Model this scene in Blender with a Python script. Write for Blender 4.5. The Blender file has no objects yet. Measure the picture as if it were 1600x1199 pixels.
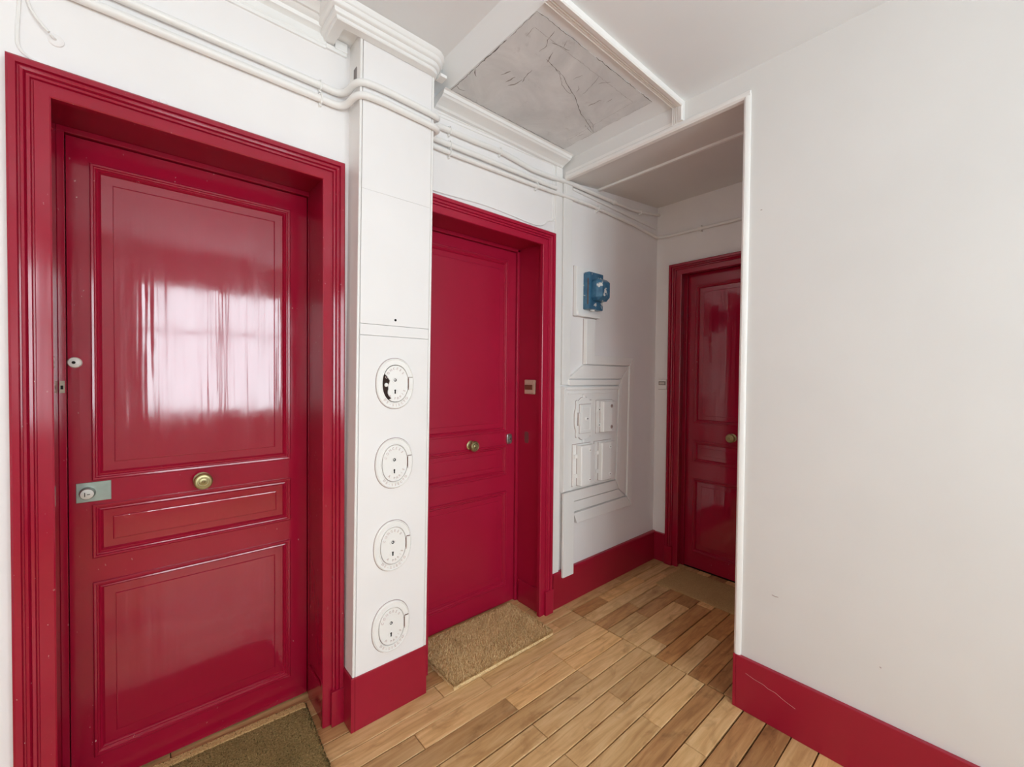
import bpy, bmesh, math, random
from mathutils import Vector, Matrix

random.seed(7)
SC = bpy.context.scene
COL = SC.collection

# ------------------------------------------------------------------ camera
cam_d = bpy.data.cameras.new('camera')
cam = bpy.data.objects.new('camera', cam_d)
COL.objects.link(cam)
_r = Vector((0.75212617, -0.65895604, 0.00911934))
_u = Vector((0.00496233, 0.01950022, 0.99979754))
_f = Vector((0.65900045, 0.75192864, -0.01793658))
_m = Matrix((( _r.x, _u.x, -_f.x, 0.0), (_r.y, _u.y, -_f.y, 0.0), (_r.z, _u.z, -_f.z, 1.35), (0, 0, 0, 1)))
cam.matrix_world = _m
cam_d.sensor_fit = 'HORIZONTAL'
cam_d.sensor_width = 36.0
cam_d.lens = 36.0 * 667.03 / 1600.0
cam_d.clip_start = 0.02
SC.camera = cam

# ------------------------------------------------------------------ world, daylight, exposure
world = bpy.data.worlds.new('daylight')
SC.world = world
world.use_nodes = True
wn = world.node_tree.nodes
wn['Background'].inputs[0].default_value = (0.93, 0.97, 1.0, 1)
wn['Background'].inputs[1].default_value = 1.5

# overcast sky filling the two windows behind the camera
for _x, _w, _e in ((0.725, 1.45, 90.0), (-1.10, 1.15, 54.0)):
    wl = bpy.data.lights.new('window_daylight', 'AREA')
    wl.shape = 'RECTANGLE'; wl.size = _w; wl.size_y = 1.60
    wl.energy = _e
    wl.color = (0.84, 0.985, 1.045)
    wlo = bpy.data.objects.new('window_daylight', wl)
    wlo.location = (_x, -2.30, 1.60)
    wlo.rotation_euler = (math.radians(-90), 0, math.radians(180))   # shines towards +y, into the landing
    COL.objects.link(wlo)

SC.view_settings.view_transform = 'Standard'
SC.view_settings.look = 'None'
SC.view_settings.gamma = 1.0
SC.view_settings.use_curve_mapping = False
SC.view_settings.exposure = -0.11
SC.cycles.diffuse_bounces = 8
SC.cycles.max_bounces = 10
SC.cycles.sample_clamp_indirect = 8.0

# ------------------------------------------------------------------ materials
def srgb(r, g, b):
    def c(v):
        v /= 255.0
        return v / 12.92 if v <= 0.04045 else ((v + 0.055) / 1.055) ** 2.4
    return (c(r), c(g), c(b), 1.0)

class Mat:
    def __init__(s, name, rough=0.5, metal=0.0, coat=0.0, spec=0.5):
        s.m = bpy.data.materials.new(name); s.m.use_nodes = True
        s.t = s.m.node_tree; s.n = s.t.nodes; s.l = s.t.links
        s.b = s.n['Principled BSDF']
        s.b.inputs['Roughness'].default_value = rough
        s.b.inputs['Metallic'].default_value = metal
        s.b.inputs['Coat Weight'].default_value = coat
        s.b.inputs['Coat Roughness'].default_value = 0.08
        s.b.inputs['Specular IOR Level'].default_value = spec
        s.tc = s.n.new('ShaderNodeTexCoord')
    def vec(s, scale=(1, 1, 1), coord='Object', offset=None):
        mp = s.n.new('ShaderNodeMapping')
        mp.inputs['Scale'].default_value = scale
        s.l.new(s.tc.outputs[coord], mp.inputs['Vector'])
        if offset is not None:
            s.l.new(offset, mp.inputs['Location'])
        return mp.outputs[0]
    def noise(s, vec, scale=5, detail=4, rough=0.55, dist=0.0):
        n = s.n.new('ShaderNodeTexNoise')
        n.inputs['Scale'].default_value = scale; n.inputs['Detail'].default_value = detail
        n.inputs['Roughness'].default_value = rough; n.inputs['Distortion'].default_value = dist
        s.l.new(vec, n.inputs['Vector'])
        return n.outputs['Fac']
    def ramp(s, fac, stops):
        r = s.n.new('ShaderNodeValToRGB'); e = r.color_ramp.elements
        while len(e) < len(stops): e.new(0.5)
        for el, (p, c) in zip(e, stops):
            el.position = p; el.color = c
        s.l.new(fac, r.inputs['Fac'])
        return r.outputs['Color']
    def mix(s, fac, a, b, mode='MIX'):
        x = s.n.new('ShaderNodeMix'); x.data_type = 'RGBA'; x.blend_type = mode
        for sock, v in ((x.inputs['Factor'], fac), (x.inputs['A'], a), (x.inputs['B'], b)):
            if hasattr(v, 'is_output'): s.l.new(v, sock)
            else: sock.default_value = v
        return x.outputs['Result']
    def rng(s, v, a, b, c, d):
        x = s.n.new('ShaderNodeMapRange')
        for i, q in zip((1, 2, 3, 4), (a, b, c, d)): x.inputs[i].default_value = q
        s.l.new(v, x.inputs[0]); return x.outputs[0]
    def color(s, c):
        if hasattr(c, 'is_output'): s.l.new(c, s.b.inputs['Base Color'])
        else: s.b.inputs['Base Color'].default_value = c
        return s
    def rough(s, v): s.l.new(v, s.b.inputs['Roughness']); return s
    def bump(s, h, strength=0.2, dist=0.002, prev=None):
        b = s.n.new('ShaderNodeBump'); b.inputs['Strength'].default_value = strength
        b.inputs['Distance'].default_value = dist
        s.l.new(h, b.inputs['Height'])
        if prev is not None: s.l.new(prev, b.inputs['Normal'])
        s.l.new(b.outputs[0], s.b.inputs['Normal'])
        return b.outputs[0]

def BW(a): return (a, a, a, 1)

def white_paint(name, base, rough=0.55, var=0.03, bump=0.12):
    M = Mat(name, rough)
    v = M.vec()
    n = M.noise(v, 2.2, 3)
    dark = tuple(c * (1 - var * 1.6) for c in base[:3]) + (1,)
    M.color(M.ramp(n, [(0.3, dark), (0.7, base)]))
    f = M.noise(v, 260, 3)
    g = M.noise(v, 14, 3)
    p = M.bump(g, bump, 0.002)
    M.bump(f, bump, 0.0006, p)
    return M.m

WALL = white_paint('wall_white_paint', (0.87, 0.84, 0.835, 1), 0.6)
WALLR = white_paint('wall_shaded_paint', (0.76, 0.745, 0.73, 1), 0.6)  # same white wall paint, greyed to stand in for weaker light
WOODW = white_paint('white_painted_wood', (0.86, 0.84, 0.82, 1), 0.38, 0.02)
CEILM = white_paint('ceiling_paint', (0.83, 0.855, 0.875, 1), 0.8, 0.02)
CORN = white_paint('cornice_gloss_paint', (0.86, 0.85, 0.84, 1), 0.3, 0.02)
PIPEM = white_paint('pipe_paint', (0.86, 0.84, 0.82, 1), 0.35, 0.02, 0.06)

def plaster():
    M = Mat('grey_plaster', 0.85)
    v = M.vec()
    n = M.noise(v, 5, 6, 0.65, 0.6)
    k = M.noise(v, 17, 5, 0.6, 0.3)
    c = M.ramp(n, [(0.35, (0.64, 0.655, 0.665, 1)), (0.52, (0.71, 0.725, 0.735, 1)), (0.68, (0.78, 0.795, 0.805, 1))])
    M.color(M.mix(M.rng(k, 0.62, 0.72, 0, 0.35), c, (0.40, 0.385, 0.375, 1)))
    p = M.bump(n, 0.3, 0.003); M.bump(M.noise(v, 120, 3), 0.25, 0.0008, p)
    return M.m
PLAST = plaster()

def red_gloss(name, base, deep, rough0=0.09, rough1=0.2, streak=0.35, chips=True, spec=0.7, swell=0.0):
    M = Mat(name, 0.15, spec=spec)
    v = M.vec()
    n = M.noise(v, 3.5, 4, 0.6)
    col = M.ramp(n, [(0.3, deep), (0.7, base)])
    if chips:
        k = M.noise(M.vec((1, 1, 0.5)), 120, 2, 0.6)
        big = M.noise(v, 6, 2)
        w = M.mix(M.rng(big, 0.48, 0.60, 0, 1), BW(0), M.ramp(k, [(0.73, BW(0)), (0.745, BW(1))]))
        col = M.mix(w, col, (0.55, 0.30, 0.30, 1))
    M.color(col)
    if streak: M.rough(M.rng(M.noise(M.vec((6, 6, 1.5)), 3, 4), 0.3, 0.7, rough0, rough1))
    else: M.b.inputs['Roughness'].default_value = (rough0 + rough1) / 2
    if streak:
        st = M.noise(M.vec((30, 30, 0.9)), 1.0, 2, 0.5)
        p = M.bump(st, streak, 0.0010)
        if swell:
            wv = M.noise(M.vec((7, 7, 3.5)), 1.0, 2, 0.5, 0.5)
            M.bump(wv, swell, 0.006, p)
    return M.m
RED = red_gloss('crimson_gloss_paint', (0.345, 0.0062, 0.031, 1), (0.305, 0.005, 0.025, 1), 0.08, 0.17, 0.25, True, 0.55)
REDP = red_gloss('crimson_panel_paint', (0.33, 0.0062, 0.030, 1), (0.30, 0.0052, 0.026, 1), 0.045, 0.12, 0.85, False, 0.85, 0.12)
RED2 = red_gloss('crimson_satin_paint', (0.41, 0.0085, 0.042, 1), (0.38, 0.007, 0.036, 1), 0.24, 0.32, 0.0, False, 0.5)
RED3 = red_gloss('dark_crimson_paint', (0.16, 0.0042, 0.016, 1), (0.13, 0.0035, 0.013, 1), 0.1, 0.16, 0.0, False)
REDB = red_gloss('skirting_red_paint', (0.35, 0.0062, 0.030, 1), (0.32, 0.0050, 0.026, 1), 0.26, 0.36, 0.0, False, 0.5)

def wood(name, cols, stain):
    M = Mat(name, 0.32, spec=0.4)
    oi = M.n.new('ShaderNodeObjectInfo')
    mul = M.n.new('ShaderNodeVectorMath'); mul.operation = 'SCALE'; mul.inputs['Scale'].default_value = 37.0
    cmb = M.n.new('ShaderNodeCombineXYZ')
    for i in range(3): M.l.new(oi.outputs['Random'], cmb.inputs[i])
    M.l.new(cmb.outputs[0], mul.inputs[0])
    g = M.noise(M.vec((2.2, 20, 1), offset=mul.outputs[0]), 1.6, 4, 0.5, 1.4)
    fine = M.noise(M.vec((5, 120, 1), offset=mul.outputs[0]), 3.0, 3, 0.6)
    big = M.noise(M.vec((5, 9, 1), offset=mul.outputs[0]), 1.6, 4, 0.6, 0.6)
    c = M.ramp(g, [(0.25, cols[0]), (0.45, cols[1]), (0.6, cols[2]), (0.8, cols[3])])
    c = M.mix(M.rng(fine, 0.35, 0.8, 0.0, 0.22), c, stain)
    c = M.mix(M.rng(big, 0.55, 0.72, 0.0, 0.55), c, stain)
    tint = M.ramp(oi.outputs['Random'], [(0.0, (0.62, 0.58, 0.54, 1)), (0.25, (0.78, 0.76, 0.72, 1)), (0.6, (0.92, 0.92, 0.91, 1)), (1.0, (1.02, 0.95, 0.82, 1))])
    M.color(M.mix(1.0, c, tint, 'MULTIPLY'))
    M.rough(M.rng(big, 0.3, 0.7, 0.30, 0.46))
    M.bump(fine, 0.25, 0.0006)
    return M.m
WOOD = wood('oak_floorboard', (srgb(206, 160, 108), srgb(230, 186, 130), srgb(242, 201, 146), srgb(250, 214, 162)), srgb(168, 120, 74))
WOODD = wood('dark_stained_floorboard', (srgb(160, 114, 74), srgb(190, 140, 92), srgb(206, 158, 106), srgb(216, 170, 120)), srgb(104, 68, 42))
GAP = Mat('dark_subfloor', 0.95).color((0.012, 0.008, 0.006, 1)).m

def simple(name, c, rough=0.5, metal=0.0, bump=0.0, bs=200, var=0.0):
    M = Mat(name, rough, metal)
    if var:
        n = M.noise(M.vec(), 25, 4)
        M.color(M.ramp(n, [(0.3, tuple(q * (1 - var) for q in c[:3]) + (1,)), (0.7, c)]))
    else: M.color(c)
    if bump: M.bump(M.noise(M.vec(), bs, 3), bump, 0.001)
    return M.m
BRASS = simple('aged_brass', (0.50, 0.43, 0.23, 1), 0.40, 0.9, 0.05, 90, 0.3)
STEEL = simple('brushed_steel', (0.62, 0.63, 0.62, 1), 0.28, 1.0, 0.03, 150, 0.15)
PLATE = simple('grey_green_metal', (0.30, 0.34, 0.30, 1), 0.4, 0.7, 0.05, 150, 0.2)
CREAM = simple('cream_enamel', (0.72, 0.69, 0.64, 1), 0.3)
BEIGE = simple('beige_plastic', (0.60, 0.44, 0.34, 1), 0.4, 0, 0, 0, 0.08)
BROWNP = simple('brown_plastic', (0.16, 0.06, 0.035, 1), 0.35)
LABEL = simple('label_window', (0.62, 0.57, 0.52, 1), 0.2)
BLACK = simple('black_void', (0.006, 0.004, 0.004, 1), 0.9)
DKIN = simple('dark_brown_inside', (0.03, 0.014, 0.01, 1), 0.9)  # plain dark brown plate behind the broken hatch lid
CRACK = simple('plaster_crack', (0.15, 0.135, 0.13, 1), 0.95)
SMUDGE = simple('plaster_scuff', (0.30, 0.28, 0.27, 1), 0.95)
SEAMM = simple('paint_seam', (0.42, 0.33, 0.31, 1), 0.8)
PATCH = simple('worn_red_patch', (0.20, 0.05, 0.055, 1), 0.45)
LETT = simple('darker_letter_paint', (0.70, 0.60, 0.58, 1), 0.5)  # letters coloured slightly darker than the white rim
LACE = simple('fresh_white_paint', (0.86, 0.84, 0.82, 1), 0.35)

def blue_enamel():
    M = Mat('chipped_blue_paint', 0.28)
    v = M.vec()
    n = M.noise(v, 30, 4, 0.6, 0.5)
    k = M.noise(v, 22, 3, 0.55, 0.4)
    c = M.ramp(n, [(0.3, (0.025, 0.10, 0.19, 1)), (0.7, (0.055, 0.17, 0.27, 1))])
    c = M.mix(M.rng(k, 0.61, 0.64, 0, 1), c, (0.62, 0.60, 0.57, 1))
    M.color(c)
    M.bump(k, 0.25, 0.002)
    return M.m
BLUE = blue_enamel()

def coir(name, a, b, c):
    M = Mat(name, 0.95, spec=0.1)
    v = M.vec()
    n = M.noise(v, 7, 4, 0.6); k = M.noise(v, 160, 3, 0.7)
    col = M.ramp(k, [(0.3, a), (0.55, b), (0.8, c)])
    col = M.mix(M.rng(n, 0.45, 0.75, 0, 0.45), col, a)
    M.color(col); M.bump(k, 0.8, 0.004)
    return M.m
COIR = coir('golden_coir', srgb(206, 170, 118), srgb(250, 220, 168), srgb(255, 238, 196))
COIR1 = coir('worn_olive_coir', srgb(104, 86, 52), srgb(158, 134, 88), srgb(190, 164, 114))
COIR3 = coir('flat_tan_matting', srgb(170, 138, 92), srgb(190, 158, 110), srgb(204, 172, 124))
COIRE = coir('pale_coir_edge', srgb(186, 148, 94), srgb(214, 178, 124), srgb(226, 194, 140))

COIRD = coir('brown_coir_fibre', srgb(176, 138, 90), srgb(220, 184, 132), srgb(240, 206, 154))
COIR1D = coir('dark_coir_fibre', srgb(62, 54, 32), srgb(92, 78, 48), srgb(120, 100, 64))
def pane_glass():
    m = bpy.data.materials.new('window_glass'); m.use_nodes = True
    t = m.node_tree; n = t.nodes; n.clear()
    o = n.new('ShaderNodeOutputMaterial'); tr = n.new('ShaderNodeBsdfTransparent'); gl = n.new('ShaderNodeBsdfGlossy')
    gl.inputs['Roughness'].default_value = 0.02
    mx = n.new('ShaderNodeMixShader'); mx.inputs[0].default_value = 0.06
    t.links.new(tr.outputs[0], mx.inputs[1]); t.links.new(gl.outputs[0], mx.inputs[2]); t.links.new(mx.outputs[0], o.inputs[0])
    return m
GLASS = pane_glass()

# ------------------------------------------------------------------ mesh helpers
class MB:
    def __init__(s): s.v = []; s.f = []
    def add(s, vs, fs):
        o = len(s.v); s.v += [tuple(p) for p in vs]; s.f += [tuple(i + o for i in f) for f in fs]; return s
    def box(s, x0, x1, y0, y1, z0, z1):
        return s.add([(x0, y0, z0), (x1, y0, z0), (x1, y1, z0), (x0, y1, z0), (x0, y0, z1), (x1, y0, z1), (x1, y1, z1), (x0, y1, z1)],
                     [(0, 3, 2, 1), (4, 5, 6, 7), (0, 1, 5, 4), (1, 2, 6, 5), (2, 3, 7, 6), (3, 0, 4, 7)])
    def prism(s, poly, a, b, fn):
        """poly: 2-D points, extruded from a to b; fn(p, q, t) gives the 3-D point."""
        n = len(poly)
        vs = [fn(p, q, a) for p, q in poly] + [fn(p, q, b) for p, q in poly]
        fs = [tuple(range(n - 1, -1, -1)), tuple(range(n, 2 * n))]
        fs += [(i, (i + 1) % n, n + (i + 1) % n, n + i) for i in range(n)]
        return s.add(vs, fs)
    def lathe(s, prof, c, axis=(0, -1, 0), n=32):
        """prof: (radius, height along axis) list; closed at both ends."""
        ax = Vector(axis).normalized()
        t = Vector((0, 0, 1)) if abs(ax.z) < 0.9 else Vector((1, 0, 0))
        e1 = ax.cross(t).normalized(); e2 = ax.cross(e1)
        c = Vector(c); vs = []; fs = []
        for r, h in prof:
            for i in range(n):
                a = 2 * math.pi * i / n
                vs.append(c + ax * h + (e1 * math.cos(a) + e2 * math.sin(a)) * r)
        for k in range(len(prof) - 1):
            for i in range(n):
                j = (i + 1) % n
                fs.append((k * n + i, k * n + j, (k + 1) * n + j, (k + 1) * n + i))
        fs.append(tuple(range(n - 1, -1, -1))); q = (len(prof) - 1) * n
        fs.append(tuple(range(q, q + n)))
        return s.add(vs, fs)
    def tube(s, pts, r, n=12):
        pts = [Vector(p) for p in pts]; vs = []; fs = []
        d0 = (pts[1] - pts[0]).normalized()
        up = Vector((0, 0, 1)) if abs(d0.z) < 0.9 else Vector((1, 0, 0))
        e1 = d0.cross(up).normalized(); prev = d0
        for k, p in enumerate(pts):
            if k == 0: d = d0
            elif k == len(pts) - 1: d = (pts[k] - pts[k - 1]).normalized()
            else: d = ((pts[k + 1] - p).normalized() + (p - pts[k - 1]).normalized()).normalized()
            e1 = prev.rotation_difference(d) @ e1; prev = d
            e2 = d.cross(e1)
            for i in range(n):
                a = 2 * math.pi * i / n
                vs.append(p + (e1 * math.cos(a) + e2 * math.sin(a)) * r)
        for k in range(len(pts) - 1):
            for i in range(n):
                j = (i + 1) % n
                fs.append((k * n + i, k * n + j, (k + 1) * n + j, (k + 1) * n + i))
        fs.append(tuple(range(n - 1, -1, -1))); q = (len(pts) - 1) * n
        fs.append(tuple(range(q, q + n)))
        return s.add(vs, fs)
    def rect_ring(s, x0, x1, z0, z1, prof):
        """closed mitred frame in the XZ plane; prof = (inset towards the centre, proud towards -y, around y0)"""
        n = len(prof); vs = []; fs = []
        for u, y in prof:
            vs += [(x0 + u, y, z0 + u), (x1 - u, y, z0 + u), (x1 - u, y, z1 - u), (x0 + u, y, z1 - u)]
        for k in range(n - 1):
            for i in range(4):
                j = (i + 1) % 4
                fs.append((k * 4 + i, k * 4 + j, (k + 1) * 4 + j, (k + 1) * 4 + i))
        return s.add(vs, fs)
    def casing(s, x0, x1, z1, prof, fl=1.0, fr=1.0):
        """three-sided mitred frame; prof = (outward, y); closed profile, fl / fr scale the side widths"""
        n = len(prof); vs = []; fs = []
        for u, y in prof:
            vs += [(x0 - u * fl, y, 0.0), (x0 - u * fl, y, z1 + u), (x1 + u * fr, y, z1 + u), (x1 + u * fr, y, 0.0)]
        for k in range(n):
            m = (k + 1) % n
            for i in range(3):
                fs.append((k * 4 + i, k * 4 + i + 1, m * 4 + i + 1, m * 4 + i))
        fs.append(tuple(k * 4 for k in range(n))); fs.append(tuple(k * 4 + 3 for k in range(n - 1, -1, -1)))
        return s.add(vs, fs)
    def build(s, name, mat, parent=None, bevel=0.0, seg=2, smooth=False, shear=0.0, mesh_only=False):
        me = bpy.data.meshes.new(name)
        vs = [(x + shear * z, y, z) for x, y, z in s.v] if shear else s.v
        me.from_pydata(vs, [], s.f)
        bm = bmesh.new(); bm.from_mesh(me)
        bmesh.ops.recalc_face_normals(bm, faces=bm.faces)
        if bevel:
            es = [e for e in bm.edges if len(e.link_faces) == 2 and e.calc_face_angle(0) > 0.6]
            bmesh.ops.bevel(bm, geom=es, offset=bevel, segments=seg, profile=0.5, affect='EDGES', clamp_overlap=True)
        bm.to_mesh(me); bm.free()
        if smooth:
            for p in me.polygons: p.use_smooth = True
            try: me.set_sharp_from_angle(angle=math.radians(38))
            except Exception: pass
        me.materials.append(mat)
        if mesh_only: return me
        return link(name, me, parent)

def link(name, data, parent=None):
    o = bpy.data.objects.new(name, data); COL.objects.link(o)
    if parent is not None: o.parent = parent
    return o

def tag(o, label, cat=None, group=None, kind=None):
    o['label'] = label
    if cat: o['category'] = cat
    if group: o['group'] = group
    if kind: o['kind'] = kind
    return o

def thing(name, loc, label, cat, group=None, kind=None, rotz=0.0):
    o = bpy.data.objects.new(name, None); COL.objects.link(o)
    o.location = loc; o.rotation_euler = (0, 0, rotz); o.empty_display_size = 0.1
    return tag(o, label, cat, group, kind)

def smooth_path(pts, it=3, q=0.25):
    pts = [Vector(p) for p in pts]
    for _ in range(it):
        out = [pts[0]]
        for a, b in zip(pts, pts[1:]):
            out += [a.lerp(b, q), a.lerp(b, 1 - q)]
        pts = out + [pts[-1]]
    return pts

def fillet(pts, r, n=6):
    """round the corners of a polyline with radius-like cut r"""
    P = [Vector(p) for p in pts]; out = [P[0]]
    for a, b, c in zip(P, P[1:], P[2:]):
        u = a - b; w = c - b
        k = min(r, u.length * 0.48, w.length * 0.48)
        p0 = b + u.normalized() * k; p2 = b + w.normalized() * k
        for i in range(n + 1):
            t = i / n
            out.append(p0 * (1 - t) ** 2 + b * (2 * t * (1 - t)) + p2 * t ** 2)
    out.append(P[-1]); return out

XZ = lambda p, q, t: (p, t, q)      # polygon in the wall plane of the main wall, extruded in y
YZ = lambda p, q, t: (t, p, q)      # polygon across x, extruded in x

# ------------------------------------------------------------------ the setting
YW = 1.69          # face of the wall with the two doors
XE = 2.90          # face of the wall at the end of the alcove
XR = 1.856         # face of the right wall
YC = 0.69          # its corner
ZC = 2.59          # ceiling
ZL = 2.655          # ceiling left of the pillar
XS = -1.95         # side wall left of the photograph
YB = -2.00         # wall with the window, behind the camera
D1 = (-0.17, 0.521); D2 = (0.976, 1.683); DH = 2.076
G = 0.02           # overlap of the reveal behind the casing

def wall_main():
    b = MB()
    y1 = 2.02; zt = 2.80
    o1 = (D1[0] - G, D1[1] + G); o2 = (D2[0] - G, D2[1] + 0.036)
    for a, c in ((XS - 0.2, o1[0]), (o1[1], o2[0]), (o2[1], XE + 0.3)):
        b.box(a, c, YW, y1, 0.0, zt)
    for o in (o1, o2):
        b.box(o[0], o[1], YW, y1, DH + 0.034, zt); b.box(o[0] - 0.05, o[1] + 0.05, 1.955, 2.06, -0.01, DH + 0.1)  # second box: unseen backing added behind the doors to block outside light
    o = b.build('wall_left', WALL)
    tag(o, 'off-white wall holding the two crimson doors and the pipes', 'wall', kind='structure')
wall_main()

def walls():
    b = MB().box(XR, XE + 0.3, YB - 0.25, YC, 0.0, 2.80)
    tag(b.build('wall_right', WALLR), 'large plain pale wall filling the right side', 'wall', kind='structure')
    wr = bpy.data.objects['wall_right']
    for pts in ([(0.568, 0.505), (0.558, 0.503), (0.546, 0.504)], [(0.244, 0.391), (0.240, 0.388)], [(0.635, 2.015), (0.629, 2.015)]):
        MB().tube([(XR, y, z) for y, z in pts], 0.0016, 6).build('wall_mark', SEAMM, wr)
    b = MB()
    y0, y1 = 1.487 + G, 0.77 - 0.015
    b.box(XE, XE + 0.3, y0, YW, 0, 2.80); b.box(XE, XE + 0.3, YC, y1, 0, 2.80); b.box(XE, XE + 0.3, y1, y0, DH + 0.034, 2.80); b.box(XE + 0.105, XE + 0.3, y1, y0, -0.01, DH + 0.1)  # last box: unseen backing added behind the door against light leaks
    tag(b.build('wall_end', WALL), 'shaded off-white wall around the far crimson door', 'wall', kind='structure')
    b = MB().box(XS - 0.2, XS, YB - 0.25, YW, 0, 2.80)
    tag(b.build('wall_side', WALL), 'plain white wall left of the landing, out of view', 'wall', kind='structure')
    b = MB()
    W1, W2 = (0.05, 1.40), (-1.62, -0.58)
    wz0, wz1 = 0.86, 2.32
    for a_, c_ in ((XS, W2[0]), (W2[1], W1[0]), (W1[1], XR)): b.box(a_, c_, YB - 0.25, YB, 0, 2.80)
    for a_, c_ in (W1, W2): b.box(a_, c_, YB - 0.25, YB, 0, wz0).box(a_, c_, YB - 0.25, YB, wz1, 2.80)
    tag(b.build('wall_rear', WALL), 'white wall with two windows behind the viewer', 'wall', kind='structure')
    for i, ((wx0, wx1), lb) in enumerate(((W1, 'wide white casement window facing the nearest door'), (W2, 'narrower white casement window by the side wall'))):
        w = thing('window_%d' % (i + 1), ((wx0 + wx1) / 2, YB - 0.12, wz0), lb, 'window', kind='structure')
        hw = (wx1 - wx0) / 2; h = wz1 - wz0
        f = MB()
        f.box(-hw, -hw + 0.05, -0.03, 0.03, 0, h).box(hw - 0.05, hw, -0.03, 0.03, 0, h).box(-hw + .05, hw - .05, -0.03, 0.03, 0, 0.06).box(-hw + .05, hw - .05, -0.03, 0.03, h - 0.05, h)
        f.box(-0.045, 0.045, -0.035, 0.035, 0.06, h - 0.05)
        f.build('window_frame', WOODW, w)
        for sx in (-1, 1):
            x0, x1 = sorted((sx * 0.045, sx * (hw - 0.05)))
            MB().box(x0, x1, -0.012, 0.012, h * 0.64, h * 0.64 + 0.025).build('glazing_bar', WOODW, w)
            MB().box(x0, x1, -0.002, 0.002, 0.06, h * 0.64).build('pane', GLASS, w)
            MB().box(x0, x1, -0.002, 0.002, h * 0.64 + 0.025, h - 0.05).build('pane', GLASS, w)
        MB().box(-hw - 0.03, hw + 0.03, 0.11, 0.16, -0.04, -0.001).build('window_sill', WOODW, w, bevel=0.006)
walls()

def ceiling():
    poly = [(XS - 0.2, ZL), (0.955, ZL), (1.022, ZC), (XR, ZC), (XR, 2.80), (XS - 0.2, 2.80)]
    b = MB().prism(poly, YB - 0.25, YW, XZ)
    tag(b.build('ceiling', CEILM), 'matt light grey ceiling above the landing', 'ceiling', kind='structure')
    poly = [(XR, 2.485), (2.19, 2.53), (XE, 2.60), (XE, 2.80), (XR, 2.80)]
    b = MB().prism(poly, YC, YW, XZ)
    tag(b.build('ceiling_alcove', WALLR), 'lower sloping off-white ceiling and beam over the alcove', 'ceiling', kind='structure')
ceiling()

# ------------------------------------------------------------------ floor: every board is a piece
def floor():
    base = MB().box(XS - 0.2, XE + 0.3, YB - 0.25, 2.02, -0.06, -0.014).build('floor', GAP)
    tag(base, 'worn honey-brown oak board floor of the landing', 'floor', kind='structure')
    cache = {}
    rnd = random.Random(3)
    def plank(x0, x1, y0, y1, dark=0.10):
        L, W = x1 - x0 - 0.0026, y1 - y0 - rnd.choice((0.0024, 0.0034, 0.0044, 0.0064))
        if L < 0.02 or W < 0.01: return
        wm = WOODD if rnd.random() < dark else WOOD
        key = (round(L, 3), round(W, 3), wm.name)
        if key not in cache:
            cache[key] = MB().box(-L / 2, L / 2, -W / 2, W / 2, -0.014, 0).build('plank', wm, bevel=0.0016, seg=1, mesh_only=True)
        o = link('plank', cache[key], base)
        o.location = ((x0 + x1) / 2, (y0 + y1) / 2, rnd.uniform(-0.0008, 0.0))
    P = 0.085
    k0 = math.floor((YB - 0.829) / P)
    XJ = 1.874
    k = k0
    while True:
        y0 = 0.829 + k * P; y1 = y0 + P
        if y0 > 1.92: break
        if y0 >= YW - 0.03:                        # inside the two door recesses
            for a, c in ((-0.19, 0.541), (0.956, 1.719)):
                m = a + (c - a) * rnd.uniform(0.3, 0.7)
                plank(a, m, max(y0, YW - 0.03), min(y1, 1.93)); plank(m, c, max(y0, YW - 0.03), min(y1, 1.93))
            k += 1; continue
        ye = min(y1, YW)
        xend = XJ if y1 > YC + 0.02 else XR
        joints = [1.51, 0.78, 0.05, -0.68, -1.41] if k % 2 == 0 else [1.145, 0.415, -0.315, -1.045]
        if k == 5: joints = [1.515, 1.145, 0.415, -0.315, -1.045]
        if k == 8: joints = [1.69, 0.96, 0.23, -0.5]
        xs = [xend] + [j + rnd.uniform(-0.006, 0.006) for j in joints] + [XS]
        for b_, a_ in zip(xs, xs[1:]): plank(a_, b_, max(y0, YB), ye)
        k += 1
    ys = [0.69, 0.752, 0.82, 0.908, 0.988, 1.074, 1.166, 1.27, 1.356, 1.44, 1.52, 1.60, YW]
    cuts = {0: [2.3], 1: [2.45], 2: [2.62], 3: [2.24, 2.66], 4: [2.55], 5: [1.995, 2.50], 6: [2.42], 7: [2.15, 2.62], 8: [2.20, 2.53], 9: [2.30, 2.70], 10: [2.12, 2.52], 11: [2.4]}
    for i, (a, c) in enumerate(zip(ys, ys[1:])):
        xs = [XJ + 0.004 if i else XR + 0.02] + cuts[i] + [XE + 0.05]
        for x0, x1 in zip(xs, xs[1:]): plank(x0, x1, a, c, 0.7 if i < 4 and x0 < 2.2 else 0.3)
floor()

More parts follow.
